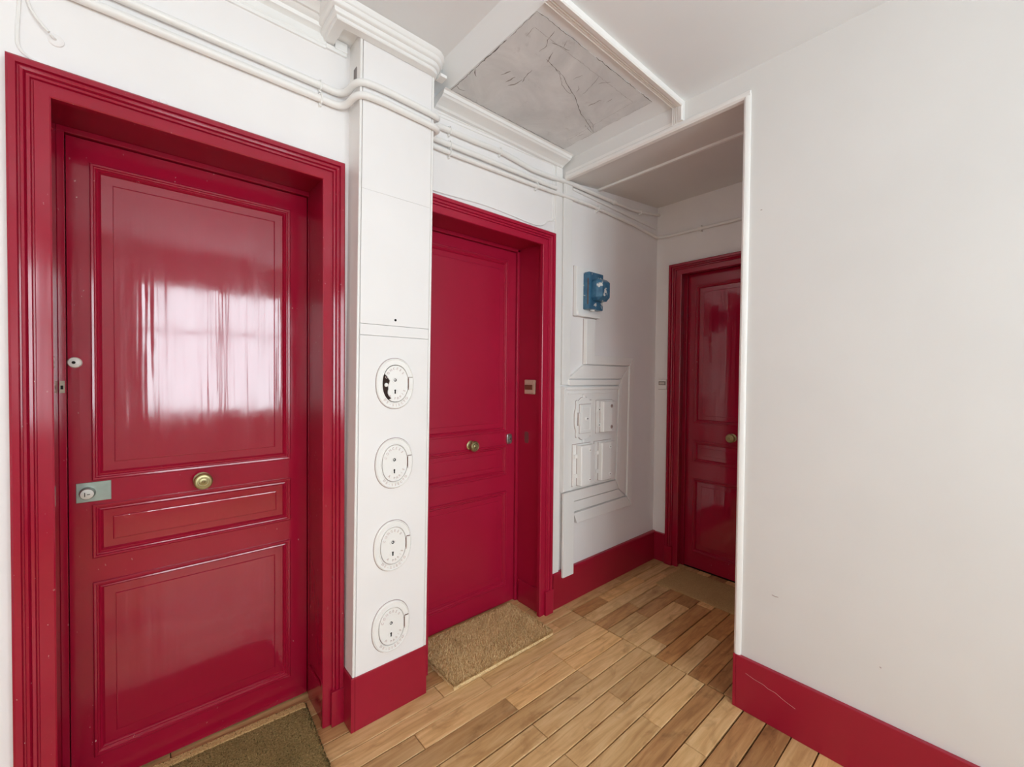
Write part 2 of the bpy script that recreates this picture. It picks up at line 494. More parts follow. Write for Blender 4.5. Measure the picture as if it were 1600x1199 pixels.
# ------------------------------------------------------------------ skirting boards
def baseboards():
    b = MB().box(1.79, XE, 1.667, YW, 0, 0.200)
    b.prism([(1.667, 0.2), (1.69, 0.2), (1.69, 0.207), (1.674, 0.207)], 1.79, XE, YZ)
    tag(b.build('baseboard_left', REDB), 'crimson skirting board under the meter boxes', 'skirting', kind='structure')
    b = MB().box(XE - 0.022, XE, 1.578, 1.667, 0, 0.205)
    tag(b.build('baseboard_end', REDB, bevel=0.002), 'short crimson skirting piece beside the far door', 'skirting', kind='structure')
    b = MB().box(XR - 0.017, XR, YB, YC, 0, 0.215).box(XR - 0.017, XR + 0.05, YC, YC + 0.012, 0, 0.215)
    tag(b.build('baseboard_right', REDB, bevel=0.002), 'crimson skirting board with a scraped line along the right wall', 'skirting', kind='structure')
    # scraped hairline on it
    pts = [(0.652, 0.158), (0.62, 0.150), (0.585, 0.147), (0.57, 0.140), (0.545, 0.139), (0.52, 0.128), (0.50, 0.122), (0.478, 0.116)]
    m = MB().tube([(XR - 0.0172, y, z) for y, z in pts], 0.0009, 5)
    m.build('scratch', simple('scratch_pink', (0.5, 0.22, 0.22, 1), 0.8), bpy.data.objects['baseboard_right'])
    for a, c in ((XS, D1[0] - 0.08),):
        tag(MB().box(a, c, 1.667, YW, 0, 0.205).build('baseboard_side', REDB, bevel=0.002), 'crimson skirting board left of the nearest door', 'skirting', kind='structure')
baseboards()

# ------------------------------------------------------------------ mouldings
def trims():
    # corner bead of the right wall and the rail over the alcove
    r = 0.011
    bead = [(XR - 0.006, YC - 0.014), (XR - 0.011, YC - 0.008), (XR - 0.012, YC + 0.004), (XR - 0.006, YC + 0.012), (XR + 0.006, YC + 0.014), (XR + 0.02, YC + 0.010), (XR + 0.02, YC), (XR, YC), (XR, YC - 0.014)]
    b = MB().prism(bead, 0.215, 2.492, lambda p, q, t: (p, q, t))
    tag(b.build('trim_1', WOODW, smooth=True), 'white rounded wooden bead up the corner of the right wall', 'trim', kind='structure')
    prof = [(XR, 2.505), (XR - 0.008, 2.503), (XR - 0.013, 2.494), (XR - 0.012, 2.484), (XR - 0.004, 2.477), (XR + 0.016, 2.476), (XR + 0.016, 2.4875), (XR, 2.4855)]
    b = MB().prism(prof, YC - 0.012, 1.66, lambda p, q, t: (p, t, q))
    b.box(XR - 0.006, XR, 0.96, 1.66, 2.505, 2.520)
    tag(b.build('trim_2', WOODW, smooth=True), 'white wooden rail along the lower edge of the alcove beam', 'trim', kind='structure')
    # thin batten across the alcove ceiling
    b = MB().prism([(2.178, 2.516), (2.204, 2.520), (2.204, 2.535), (2.178, 2.532)], YC, YW, XZ)
    tag(b.build('trim_3', WOODW, bevel=0.004), 'thin off-white batten crossing the alcove ceiling', 'trim', kind='structure')
    # reeded moulding on the ceiling, turning down onto the beam
    def reed(w):
        n = [(0.0, 0.0), (0.0, 0.009), (0.004, 0.013), (0.008, 0.009), (0.011, 0.013), (0.015, 0.014), (0.018, 0.010), (0.022, 0.016), (0.026, 0.018), (0.030, 0.013), (0.034, 0.020), (0.052, 0.024), (0.056, 0.020), (0.056, 0.0)]
        return n
    y_in = 1.012
    b = MB()
    vs = []; fs = []
    P = reed(1); n = len(P)
    for u, h in P:
        vs += [(0.2, y_in - u, ZL + 0.001), (0.2, y_in - u, ZC - h)] if False else [(1.012, y_in - u, ZC - h), (XR - h, y_in - u, ZC - h), (XR - h, y_in - u, 2.503)]
    for k in range(n - 1):
        for i in range(2): fs.append((k * 3 + i, k * 3 + i + 1, (k + 1) * 3 + i + 1, (k + 1) * 3 + i))
    fs.append(tuple(k * 3 for k in range(n))); fs.append(tuple(k * 3 + 2 for k in range(n - 1, -1, -1)))
    b.add(vs, fs)
    tag(b.build('trim_4', WOODW), 'white reeded moulding across the ceiling beside the grey panel', 'trim', kind='structure')
    # cornice over the second door
    c2 = [(1.69, 2.545), (1.672, 2.545), (1.664, 2.552), (1.640, 2.560), (1.618, 2.566), (1.612, 2.572), (1.607, 2.574), (1.603, 2.586), (1.592, 2.589), (1.60, 2.5895), (1.69, 2.5895)]
    b = MB().prism(c2, 1.000, 1.838, YZ)
    tag(b.build('trim_5', CORN), 'glossy white cornice above the middle door below the grey ceiling panel', 'cornice', kind='structure')
    # big cornice over the first door
    c1 = [(1.69, 2.568), (1.682, 2.568), (1.680, 2.577), (1.684, 2.582), (1.680, 2.587), (1.680, 2.612), (1.672, 2.618), (1.660, 2.620), (1.654, 2.630), (1.640, 2.634), (1.634, 2.641), (1.622, 2.638), (1.612, 2.646), (1.600, 2.650), (1.592, 2.654), (1.69, 2.6545)]
    b = MB().prism(c1, XS, 0.535, YZ)
    tag(b.build('trim_6', CORN, smooth=True), 'moulded white cornice above the nearest door', 'cornice', kind='structure')
    # end block and bracket of the big cornice
    b = MB().box(0.535, 0.612, 1.679, YW, 2.571, 2.588).box(0.566, 0.612, 1.674, YW, 2.582, 2.616)
    tag(b.build('trim_7', CORN, bevel=0.002), 'small stepped end block of the cornice beside the pillar', 'cornice', kind='structure')
    # cornice wrapped round the pillar top
    prof = [(0.0, 2.593), (0.034, 2.590), (0.037, 2.593), (0.038, 2.602), (0.044, 2.604), (0.048, 2.609), (0.049, 2.620), (0.057, 2.622), (0.062, 2.628), (0.064, 2.636), (0.070, 2.640), (0.075, 2.6545), (0.0, 2.6545)]
    x0, x1, yf = 0.563, 0.930, 1.578
    n = len(prof); vs = []; fs = []; m_ = 0
    for u, z in prof:
        row = [(x0 - u, YW, z), (x0 - u, yf - u, z)]
        for k in range(6):
            t = math.radians(18 * k)
            row.append((x1 - 0.030 + (0.022 + u * 0.75) * math.sin(t), yf + 0.016 - (0.016 + u) * math.cos(t), z))
        row.append((x1 - 0.008 + u * 0.75, YW - 0.08, z))
        m_ = len(row); vs += row
    for k in range(n):
        m = (k + 1) % n
        for i in range(m_ - 1): fs.append((k * m_ + i, k * m_ + i + 1, m * m_ + i + 1, m * m_ + i))
    fs.append(tuple(k * m_ for k in range(n))); fs.append(tuple(k * m_ + m_ - 1 for k in range(n - 1, -1, -1)))
    b = MB().add(vs, fs)
    b.box(x1 + 0.020, x1 + 0.050, 1.550, 1.590, 2.592, 2.604).box(x0, 0.63, yf, YW, 2.618, 2.6545)
    tag(b.build('trim_8', CORN, smooth=True), 'glossy white stepped cornice capping the pillar', 'cornice', kind='structure')
    # panel frame on the wall above the second door
    m = MB()
    for p in ([(1.01, 2.535), (1.790, 2.560), (1.790, 2.235)], [(1.01, 2.520), (1.775, 2.545), (1.775, 2.245)]):
        m.tube([(x, YW - 0.001, z) for x, z in p], 0.0035, 6)
    tag(m.build('trim_9', WOODW, smooth=True), 'thin double bead framing the wall above the middle door', 'trim', kind='structure')
trims()

# ------------------------------------------------------------------ doors
CAS = [(0.000, 0.0), (0.000, -0.019), (0.003, -0.021), (0.030, -0.021), (0.032, -0.017), (0.035, -0.017), (0.037, -0.024), (0.043, -0.025),
       (0.045, -0.022), (0.048, -0.029), (0.053, -0.031), (0.055, -0.027), (0.058, -0.027), (0.060, -0.035), (0.072, -0.036), (0.077, -0.032), (0.077, 0.0)]

def knob(parent, x, y, z, r=0.029):
    k = MB()
    k.lathe([(r * 0.95, 0.0), (r * 0.95, 0.002), (r * 0.8, 0.005), (r * 0.35, 0.008), (r * 0.33, 0.019)], (x, y, z)).build('rosette', BRASS, parent, smooth=True)
    h = MB().lathe([(r * 0.33, 0.018), (r * 0.42, 0.022), (r * 0.80, 0.027), (r * 0.97, 0.032), (r, 0.036), (r * 0.96, 0.040), (r * 0.88, 0.0425), (r * 0.84, 0.0415), (r * 0.78, 0.0435), (r * 0.60, 0.0445),
                    (r * 0.55, 0.0425), (r * 0.47, 0.0425), (r * 0.42, 0.0455), (r * 0.28, 0.0465), (r * 0.24, 0.0445), (r * 0.18, 0.0450), (r * 0.12, 0.0485), (r * 0.03, 0.0500)], (x, y, z), n=40)
    o = h.build('knob', BRASS, parent, smooth=True); o['label'] = 'round brass knob with turned rings'

def door(name, loc, rotz, W, label, leaf, rev, ydoor, pan, zs, red, redp, fl=1.0, fr=1.0, plinths=(True, True)):
    """local frame: x to the right along the wall, y into the wall, z up; origin at the floor at the left edge of the opening"""
    d = thing(name, loc, label, 'door', kind='structure', rotz=rotz)
    MB().casing(0, W, DH, CAS, fl, fr).build('casing', red, d)
    if plinths[0]: MB().box(-0.079 * fl, -0.030 * fl, -0.039, 0, 0, 0.135).build('plinth_block', red, d, bevel=0.002)
    if plinths[1]: MB().box(W + 0.028 * fr, W + 0.079 * fr, -0.039, 0, 0, 0.135).build('plinth_block', red, d, bevel=0.002)
    zt = DH + 0.024
    l0, l1 = leaf; r0, r1 = rev
    yb = ydoor + 0.045
    # linings of the recess
    MB().box(r0 - 0.004, r0, -0.002, yb, 0, zt).build('jamb', red, d)
    MB().box(r1, r1 + 0.004, -0.002, yb, 0, zt).build('jamb', red, d)
    MB().box(r0 - 0.004, r1 + 0.004, -0.002, yb, zt, zt + 0.004).build('head', red, d)
    if ydoor > 0.1:
        MB().box(r1 - 0.008, r1, 0.0, ydoor - 0.03, 0, 0.135).build('jamb_skirting', red, d, bevel=0.002)
        MB().box(r0, r0 + 0.008, 0.0, ydoor - 0.03, 0, 0.135).build('jamb_skirting', red, d, bevel=0.002)
    # frame that the leaf closes against
    s = MB()
    if l0 - r0 > 0.004: s.box(r0, l0 - 0.002, ydoor - 0.012, yb, 0, zt - 0.004)
    if r1 - l1 > 0.004: s.box(l1 + 0.003, r1, ydoor - 0.014, yb, 0, zt - 0.004)
    s.box(r0, r1, ydoor - 0.014, yb, zt - 0.018, zt)
    s.build('frame', red, d, bevel=0.002)
    lt = zt - 0.021
    # stiles and rails
    p0, p1 = pan
    ins = 0.010
    MB().box(l0, p0 + ins, ydoor, yb - 0.006, 0.006, lt).build('stile', red, d)
    MB().box(p1 - ins, l1, ydoor, yb - 0.006, 0.006, lt).build('stile', red, d)
    rails = [0.006] + [z for ab in zs for z in ab] + [lt]
    for i in range(0, len(rails), 2):
        a = rails[i] - (ins if i else 0); b_ = rails[i + 1] + (ins if i + 2 < len(rails) else 0)
        MB().box(p0 + ins, p1 - ins, ydoor, yb - 0.006, rails[i] - (ins if i else 0), b_).build('rail', red, d)
    for a, b_ in zs:
        m = 0.026; e = 0.031 if b_ - a > 0.3 else 0.026
        q = MB()
        q.rect_ring(p0 + m - 0.004, p1 - m + 0.004, a + m - 0.004, b_ - m + 0.004,
                    [(0.0, ydoor + 0.030), (0.0, ydoor + 0.010), (e, ydoor + 0.010), (e + 0.0015, ydoor + 0.0075), (e + 0.004, ydoor + 0.007)])
        k = len(q.v); q.f.append((k - 4, k - 3, k - 2, k - 1))
        po = q.build('panel', redp, d)
        mo = MB().rect_ring(p0, p1, a, b_, [(0.0, ydoor + 0.0005), (0.0, ydoor - 0.005), (0.003, ydoor - 0.008), (0.008, ydoor - 0.0075), (0.010, ydoor - 0.003), (0.013, ydoor - 0.002), (0.016, ydoor + 0.002), (0.020, ydoor + 0.001), (0.023, ydoor + 0.005), (0.026, ydoor + 0.0105)])
        mo.build('moulding', red, po)
    return d

ZP = [(0.105, 0.673), (0.752, 0.925), (1.003, 2.010)]
d1 = door('door_1', (D1[0], YW, 0), 0, D1[1] - D1[0], 'nearest crimson gloss door, widest in view, left of the pillar', (0.006, 0.700), (-0.013, 0.706), 0.215, (0.058, 0.636), ZP, RED, REDP)
knob(d1, 0.174 + 0.17, 0.215, 0.962)
def door1_locks():
    x0, x1, z0, z1 = -0.148 + 0.17, -0.067 + 0.17, 0.936, 0.998
    lp = MB().box(x0, x1, 0.2115, 0.2155, z0, z1).build('lock_plate', PLATE, d1, bevel=0.001)
    lp['label'] = 'rectangular grey-green metal lock plate'
    c = MB().lathe([(0.019, 0.0), (0.019, 0.006), (0.017, 0.010), (0.0165, 0.022), (0.0155, 0.024), (0.004, 0.0242)], (x0 + 0.026, 0.2115, 0.966)).build('lock_cylinder', STEEL, lp, smooth=True)
    MB().box(x0 + 0.020, x0 + 0.022, 0.2115 - 0.0252, 0.2115 - 0.0235, 0.959, 0.972).build('keyhole', BLACK, lp)
    MB().box(x0 + 0.026, x0 + 0.033, 0.2115 - 0.0252, 0.2115 - 0.0235, 0.964, 0.966).build('keyhole', BLACK, lp)
    e = MB().lathe([(0.017, 0.0), (0.017, 0.004), (0.0145, 0.008), (0.009, 0.010), (0.002, 0.0103)], (0.022, 0.215, 1.379)).build('upper_lock', CREAM, d1, smooth=True)
    MB().lathe([(0.0045, 0.0), (0.0045, 0.0112)], (0.020, 0.215, 1.379), n=14).build('keyhole', BLACK, e)
    MB().box(-0.010, 0.001, 0.198, 0.2035, 1.285, 1.322).build('strike_plate', simple('worn_brass_strike', (0.42, 0.33, 0.25, 1), 0.5, 0.4, 0, 0, 0.3), d1)
    MB().box(-0.008, -0.002, 0.1975, 0.199, 1.296, 1.308).build('strike_slot', BLACK, d1)
door1_locks()

d2 = door('door_2', (D2[0], YW, 0), 0, D2[1] - D2[0], 'middle crimson door with a small grey lock, right of the pillar', (0.004, 0.716), (-0.013, 0.737), 0.215, (0.066, 0.655), [(0.115, 0.673), (0.768, 0.945), (1.022, 2.022)], RED2, RED2, 0.55, 1.18, (False, True))
knob(d2, 1.372 - 0.976, 0.215, 0.965)
def door2_bits():
    c = (1.646 - 0.976, 0.978)
    poly = []
    for i in range(28):
        a = 2 * math.pi * i / 28
        ca, sa = math.cos(a), math.sin(a)
        poly.append((c[0] + 0.021 * math.copysign(abs(ca) ** 0.55, ca), c[1] + 0.031 * math.copysign(abs(sa) ** 0.6, sa)))
    lk = MB().prism(poly, 0.204, 0.216, XZ).build('security_lock', STEEL, d2, bevel=0.003)
    poly2 = [(c[0] + (p - c[0]) * 0.62, c[1] + (q - c[1]) * 0.66) for p, q in poly]
    MB().prism(poly2, 0.2025, 0.205, XZ).build('lock_recess', PLATE, lk)
    MB().lathe([(0.008, 0.0), (0.008, 0.004), (0.002, 0.0042)], (c[0] + 0.002, 0.2025, c[1]), n=20).build('lock_cylinder', STEEL, lk)
    MB().box(c[0] + 0.0005, c[0] + 0.0035, 0.1975, 0.199, c[1] - 0.005, c[1] + 0.005).build('keyhole', BLACK, lk)
    poly = [(1.821 - 1.69 + 0.017 * math.copysign(abs(math.cos(a)) ** 0.5, math.cos(a)), 0.99 + 0.034 * math.copysign(abs(math.sin(a)) ** 0.5, math.sin(a))) for a in [2 * math.pi * i / 24 for i in range(24)]]
    MB().prism(poly, 0.7364, 0.7372, YZ).build('worn_patch', PATCH, d2)
door2_bits()

d3 = door('door_3', (XE, 1.487, 0), -math.pi / 2, 0.717, 'far dark crimson door in the alcove, half hidden by the right wall', (0.016, 0.705), (-0.012, 0.722), 0.055, (0.070, 0.640), [(0.115, 0.640), (0.752, 0.905), (1.030, 2.000)], RED, REDP, 1.17, 0.95, (True, True))
knob(d3, 1.487 - 1.155, 0.055, 0.952)

# ------------------------------------------------------------------ the pillar
SH = 0.0105
def pillar():
    x0, x1, y0 = 0.598, 0.912, 1.580
    p = thing('pillar', (0, 0, 0), 'white boxed pillar between the two crimson doors', 'pillar', kind='structure')
    MB().box(x0 + 0.002, x1 - 0.002, y0 + 0.010, YW, 0, 2.62).build('core', WOODW, p, shear=SH)
    a, c = x0 + 0.012, x1 - 0.012
    MB().box(a, c, y0, y0 + 0.012, 0.205, 1.4985).build('lower_board', WALL, p, bevel=0.0012, shear=SH)
    MB().box(a, c, y0, y0 + 0.012, 1.5005, 1.5415).build('middle_board', WALL, p, bevel=0.0012, shear=SH)
    MB().box(a, c, y0, y0 + 0.012, 1.5435, 2.0475).build('upper_board', WALL, p, bevel=0.0008, shear=SH)
    MB().box(a, c, y0, y0 + 0.012, 2.0480, 2.60).build('top_board', WALL, p, bevel=0.0008, shear=SH)
    MB().lathe([(0.0048, 0.0), (0.0048, 0.001), (0.0005, 0.0012)], (0.768, y0, 1.566), n=14).build('screw_hole', BLACK, p)
    for q in (x0, x1 - 0.0105):
        MB().box(q, q + 0.0105, y0 - 0.001, y0 + 0.014, 0.205, 2.60).build('corner_bead', WOODW, p, bevel=0.004, seg=3, shear=SH)
    sk = MB().box(x0 - 0.004, x1 + 0.002, y0 - 0.004, YW, 0, 0.206).build('baseboard', REDB, p, bevel=0.002)
    MB().box(x0 + 0.010, x0 + 0.0115, y0 - 0.0046, y0 - 0.003, 0.0, 0.206).build('groove', RED3, sk)
    MB().box(x0 + 0.0005, x0 + 0.0022, 1.618, 1.645, 2.455, 2.510).build('side_slot', simple('slot_grey', (0.25, 0.22, 0.22, 1), 0.8), p, shear=SH)
pillar()

# ------------------------------------------------------------------ oval service hatches
LETTERS = {}
def letter(ch):
    if ch in LETTERS: return LETTERS[ch]
    cu = bpy.data.curves.new('glyph', 'FONT'); cu.body = ch; cu.size = 1.0; cu.align_x = 'CENTER'; cu.extrude = 0.05
    cu.resolution_u = 3
    o = bpy.data.objects.new('glyph', cu); COL.objects.link(o)
    dg = bpy.context.evaluated_depsgraph_get()
    me = o.evaluated_get(dg).to_mesh()
    LETTERS[ch] = ([v.co.copy() for v in me.vertices], [tuple(p.vertices) for p in me.polygons])
    o.evaluated_get(dg).to_mesh_clear()
    bpy.data.objects.remove(o); bpy.data.curves.remove(cu)
    return LETTERS[ch]

def arc_text(b, text, cx, cz, y, rx, rz, a0, a1, size, flip=False):
    """letters round an ellipse arc in the XZ plane; angles in degrees from +x, anticlockwise"""
    n = len(text)
    for i, ch in enumerate(text):
        if ch == ' ': continue
        a = math.radians(a0 + (a1 - a0) * (i + 0.5) / n)
        px, pz = cx + rx * math.cos(a), cz + rz * math.sin(a)
        nx, nz = math.cos(a) / rx, math.sin(a) / rz
        L = math.hypot(nx, nz); nx /= L; nz /= L
        if flip: up = (-nx, -nz)
        else: up = (nx, nz)
        rt = (up[1], -up[0])
        vs, fs = letter(ch)
        b.add([(px + (rt[0] * v.x + up[0] * (v.y - 0.35)) * size, y - (v.z + 0.05) * 0.026, pz + (rt[1] * v.x + up[1] * (v.y - 0.35)) * size) for v in vs], fs)

def ellipse(cx, cz, rx, rz, n=48, e=1.0):
    return [(cx + rx * math.copysign(abs(math.cos(a)) ** e, math.cos(a)), cz + rz * math.copysign(abs(math.sin(a)) ** e, math.sin(a))) for a in [2 * math.pi * i / n for i in range(n)]]

def oval_ring(b, outs, y):
    """outs: list of (rx, rz, y) rings joined together"""
    n = 48; vs = []; fs = []
    for rx, rz, yy in outs:
        vs += [(p, yy, q) for p, q in ellipse(0, 0, rx, rz, n, 0.92)]
    for k in range(len(outs) - 1):
        for i in range(n):
            j = (i + 1) % n
            fs.append((k * n + i, k * n + j, (k + 1) * n + j, (k + 1) * n + i))
    b.add(vs, fs)

def hatch(x, z, label, broken=False):
    t = thing('service_hatch', (x, 1.580, z), label, 'hatch', 'oval service hatches on the pillar')
    b = MB()
    oval_ring(b, [(0.079, 0.099, 0.0), (0.0785, 0.0985, -0.007), (0.0755, 0.0955, -0.009), (0.0735, 0.0935, -0.0062), (0.060, 0.079, -0.0062), (0.0585, 0.0775, -0.0085), (0.0555, 0.0745, -0.0085), (0.0545, 0.0735, 0.0)], 0)
    b.build('rim', LACE, t, smooth=True)
    gr = MB(); oval_ring(gr, [(0.0815, 0.1015, -0.0004), (0.0785, 0.0985, -0.0006)], 0); gr.build('rim_gap', SEAMM, t)
    bk = MB().prism(ellipse(0, 0, 0.0555, 0.0745, 40, 0.92), -0.0012, -0.0002, XZ).build('recess', DKIN if broken else SEAMM, t)
    lid = ellipse(0.001, 0, 0.0525, 0.0715, 48, 0.92)
    if broken:
        out = []
        for p, q in lid:
            lim = -0.030 + 0.010 * math.cos(q * 75) + (0.022 * (q + 0.02) / -0.05 if q < -0.02 else 0)
            if -0.058 < q < 0.036 and p < lim: p = lim - (0.018 if -0.012 < q < 0.004 else 0) * 0.4
            out.append((p, q))
        lid = out
    lo = MB().prism(lid, -0.0062, -0.0012, XZ).build('lid', LACE, t, bevel=0.0008, seg=1)
    if broken:
        MB().lathe([(0.008, 0.0), (0.007, 0.004), (0.002, 0.006)], (-0.037, -0.001, -0.005), n=16).build('inner_stud', LACE, t, smooth=True)
    for zz, key in ((0.014, False), (-0.031, True)):
        MB().lathe([(0.0125, 0.0), (0.0118, 0.0014), (0.0095, 0.0014), (0.009, 0.0004), (0.001, 0.0004)], (-0.002, -0.0062, zz), n=24).build('boss', LACE, lo, smooth=True)
        kb = MB()
        if key:
            kb.lathe([(0.0038, 0), (0.0036, 0.0009)], (-0.002, -0.0062, zz + 0.004), n=14); kb.box(-0.0046, 0.0006, -0.0071, -0.0062, zz - 0.009, zz + 0.003)
        else:
            kb.lathe([(0.0062, 0), (0.006, 0.0009)], (-0.002, -0.0062, zz), n=16)
        kb.build('keyhole', BLACK, lo)
        if not key:
            MB().lathe([(0.0030, 0), (0.0028, 0.0014)], (-0.0035, -0.0068, zz + 0.0005), n=12).build('pin', LACE, lo)
    h = MB().box(0.056, 0.073, -0.0115, -0.004, -0.024, 0.024).build('hinge', LACE, t, bevel=0.002)
    MB().box(0.0538, 0.0556, -0.0091, -0.0045, -0.026, 0.026).build('hinge_gap', BROWNP, h)
    MB().box(0.056, 0.0725, -0.0091, -0.0045, 0.0243, 0.0262).build('hinge_gap', BROWNP, h)
    w = MB()
    arc_text(w, 'DE-SIECTO', 0, 0, -0.0060, 0.0655, 0.0855, 222, 322, 0.0135, True)
    arc_text(w, 'CONCESS', 0, 0, -0.0061, 0.043, 0.060, 165, 35, 0.0135)
    arc_text(w, 'A PARIS', 0, 0, -0.0061, 0.042, 0.058, 228, 338, 0.0125, True)
    w.build('raised_lettering', LETT, t)['kind'] = 'stuff'
    return t
hatch(0.767, 1.315, 'topmost oval hatch on the pillar, lid broken with a dark gap', True)
hatch(0.765, 0.999, 'second oval hatch from the top of the white pillar')
hatch(0.760, 0.671, 'third oval hatch from the top of the white pillar')
hatch(0.754, 0.349, 'lowest oval hatch on the pillar, just above the crimson skirting')

# ------------------------------------------------------------------ pipes
PR = 0.0125
def clip(parent, x, zs, y=1.672):
    m = MB()
    for z in zs:
        m.tube([(x, y + 0.016, z + PR + 0.004), (x, y - PR * 0.6, z + PR + 0.0025), (x, y - PR - 0.002, z), (x, y - PR * 0.6, z - PR - 0.0025), (x, y + 0.016, z - PR - 0.004)], 0.0032, 6)
    z0, z1 = min(zs) - PR - 0.010, max(zs) + PR + 0.010
    m.box(x - 0.004, x + 0.004, y + 0.004, YW, z0, z1)
    m.build('clip', PIPEM, parent)

def pipes():
    yw, yp = 1.672, 1.564
    def path(zl, zp, zr, xe, zend):
        return fillet([(XS, yw, zl), (0.500, yw, zl), (0.596, yw, zl - 0.002), (0.612, yp, zp), (0.70, yp, zp + 0.006), (0.905, yp, zp), (0.952, yp + 0.004, zp - 0.004), (0.966, yw, zr), (1.03, yw, zr), (1.2, yw, zr + (zend - zr) * 0.3), (xe, yw, zend)], 0.045, 7)
    up = path(2.416, 2.428, 2.464, 1.373, 2.476)
    up += fillet([(1.373, yw, 2.476), (1.48, yw, 2.468), (1.60, yw, 2.456), (1.75, yw, 2.464), (1.90, yw, 2.478), (2.32, yw, 2.486)], 0.05)[1:]
    a = tag(MB().tube(up, PR, 14).build('pipe', PIPEM, smooth=True), 'upper white-painted pipe bending round the pillar', 'pipe', 'white pipes along the wall')
    clip(a, 0.512, (2.416,)); clip(a, 1.075, (2.466,)); clip(a, 1.375, (2.476,))
    MB().lathe([(PR * 1.25, 0), (PR * 1.35, 0.006), (PR * 1.35, 0.024), (PR * 1.2, 0.03)], (2.315, yw, 2.486), (1, 0, 0), 20).build('coupling', PIPEM, a, smooth=True)
    lo = path(2.368, 2.381, 2.400, 1.785, 2.414)
    b = tag(MB().tube(lo, PR, 14).build('pipe', PIPEM, smooth=True), 'lower white-painted pipe bending round the pillar, cut off above the middle door', 'pipe', 'white pipes along the wall')
    clip(b, 0.514, (2.368,)); clip(b, 1.077, (2.401,))
    MB().lathe([(PR * 0.7, 0), (PR * 0.7, 0.006)], (1.782, yw, 2.414), (1, 0, 0), 14).build('open_end', BROWNP, b)
    th = fillet([(0.945, yw, 2.366), (1.1, yw, 2.366), (1.59, yw, 2.379), (2.10, yw, 2.402), (2.56, yw, 2.396), (2.875, yw, 2.372), (2.882, 1.60, 2.368), (2.882, 0.70, 2.355)], 0.05, 7)
    c = tag(MB().tube(th, 0.0105, 14).build('pipe', PIPEM, smooth=True), 'thin lowest white pipe running into the alcove and over the far door', 'pipe', 'white pipes along the wall')
    clip(c, 1.076, (2.366,)); clip(c, 1.63, (2.381,)); clip(c, 2.165, (2.401,))
    MB().box(2.875, XE, 1.352, 1.358, 2.345, 2.385).build('clip', PIPEM, c)
    tp = fillet([(2.345, 1.676, 2.487), (2.55, 1.676, 2.492), (2.72, 1.676, 2.515), (2.90, 1.676, 2.545)], 0.06, 6)
    d = tag(MB().tube(tp, 0.010, 12).build('pipe', PIPEM, smooth=True), 'thin white pipe continuing from the coupling to the alcove corner', 'pipe', 'white pipes along the wall')
    MB().box(2.645, 2.652, 1.664, YW, 2.485, 2.520).build('clip', PIPEM, d)
    # flat capped conduits between the pipes, inside the alcove
    f = MB().prism([(1.94, 2.452), (2.875, 2.430), (2.875, 2.458), (1.94, 2.466)], 1.678, YW, XZ)
    tag(f.build('cable_duct', PIPEM, bevel=0.003), 'flat white cable duct between the pipes in the alcove', 'duct')
    # painted-over wires
    def wire(name, pts, r, label, mat=PIPEM):
        return tag(MB().tube(smooth_path(pts, 3), r, 8).build(name, mat, smooth=True), label, 'wire')
    wire('wire', [(0.95, 1.687, 2.176), (1.12, 1.687, 2.183), (1.28, 1.687, 2.192), (1.45, 1.687, 2.186), (1.56, 1.687, 2.178), (1.66, 1.687, 2.176), (1.71, 1.687, 2.195), (1.735, 1.687, 2.225), (1.79, 1.687, 2.232), (1.80, 1.687, 2.30)], 0.0038, 'thin painted wire sagging over the middle door casing')
    wire('wire', [(-0.226, 1.687, 2.351), (-0.226, 1.687, 2.33), (-0.226, 1.687, 2.30), (-0.231, 1.687, 2.22), (-0.228, 1.687, 2.18), (-0.19, 1.687, 2.162), (-0.16, 1.687, 2.156)], 0.004, 'painted wire running down the wall to the nearest door casing')
    wire('wire', [(-0.216, 1.686, 2.350), (-0.215, 1.685, 2.335), (-0.213, 1.684, 2.318), (-0.200, 1.676, 2.28), (-0.172, 1.668, 2.245)], 0.0032, 'thin painted wire drooping to the small round wall plug')
    pl = MB().lathe([(0.016, 0.0), (0.0155, 0.004), (0.011, 0.007), (0.004, 0.008)], (-0.161, YW, 2.240), n=24).build('wall_plug', WALL, smooth=True)
    tag(pl, 'small round painted plug on the wall above the nearest door', 'plug')
    MB().tube(smooth_path([(-0.161, YW - 0.006, 2.240), (-0.164, YW - 0.014, 2.238), (-0.170, YW - 0.018, 2.243)], 2), 0.003, 6).build('hook', PIPEM, pl)
    bl = MB().lathe([(0.010, 0.0), (0.009, 0.004), (0.003, 0.006)], (0.062, YW, 2.172), n=20).build('wall_plug', WALL, smooth=True)
    tag(bl, 'tiny painted plug just above the nearest door casing', 'plug')
pipes()

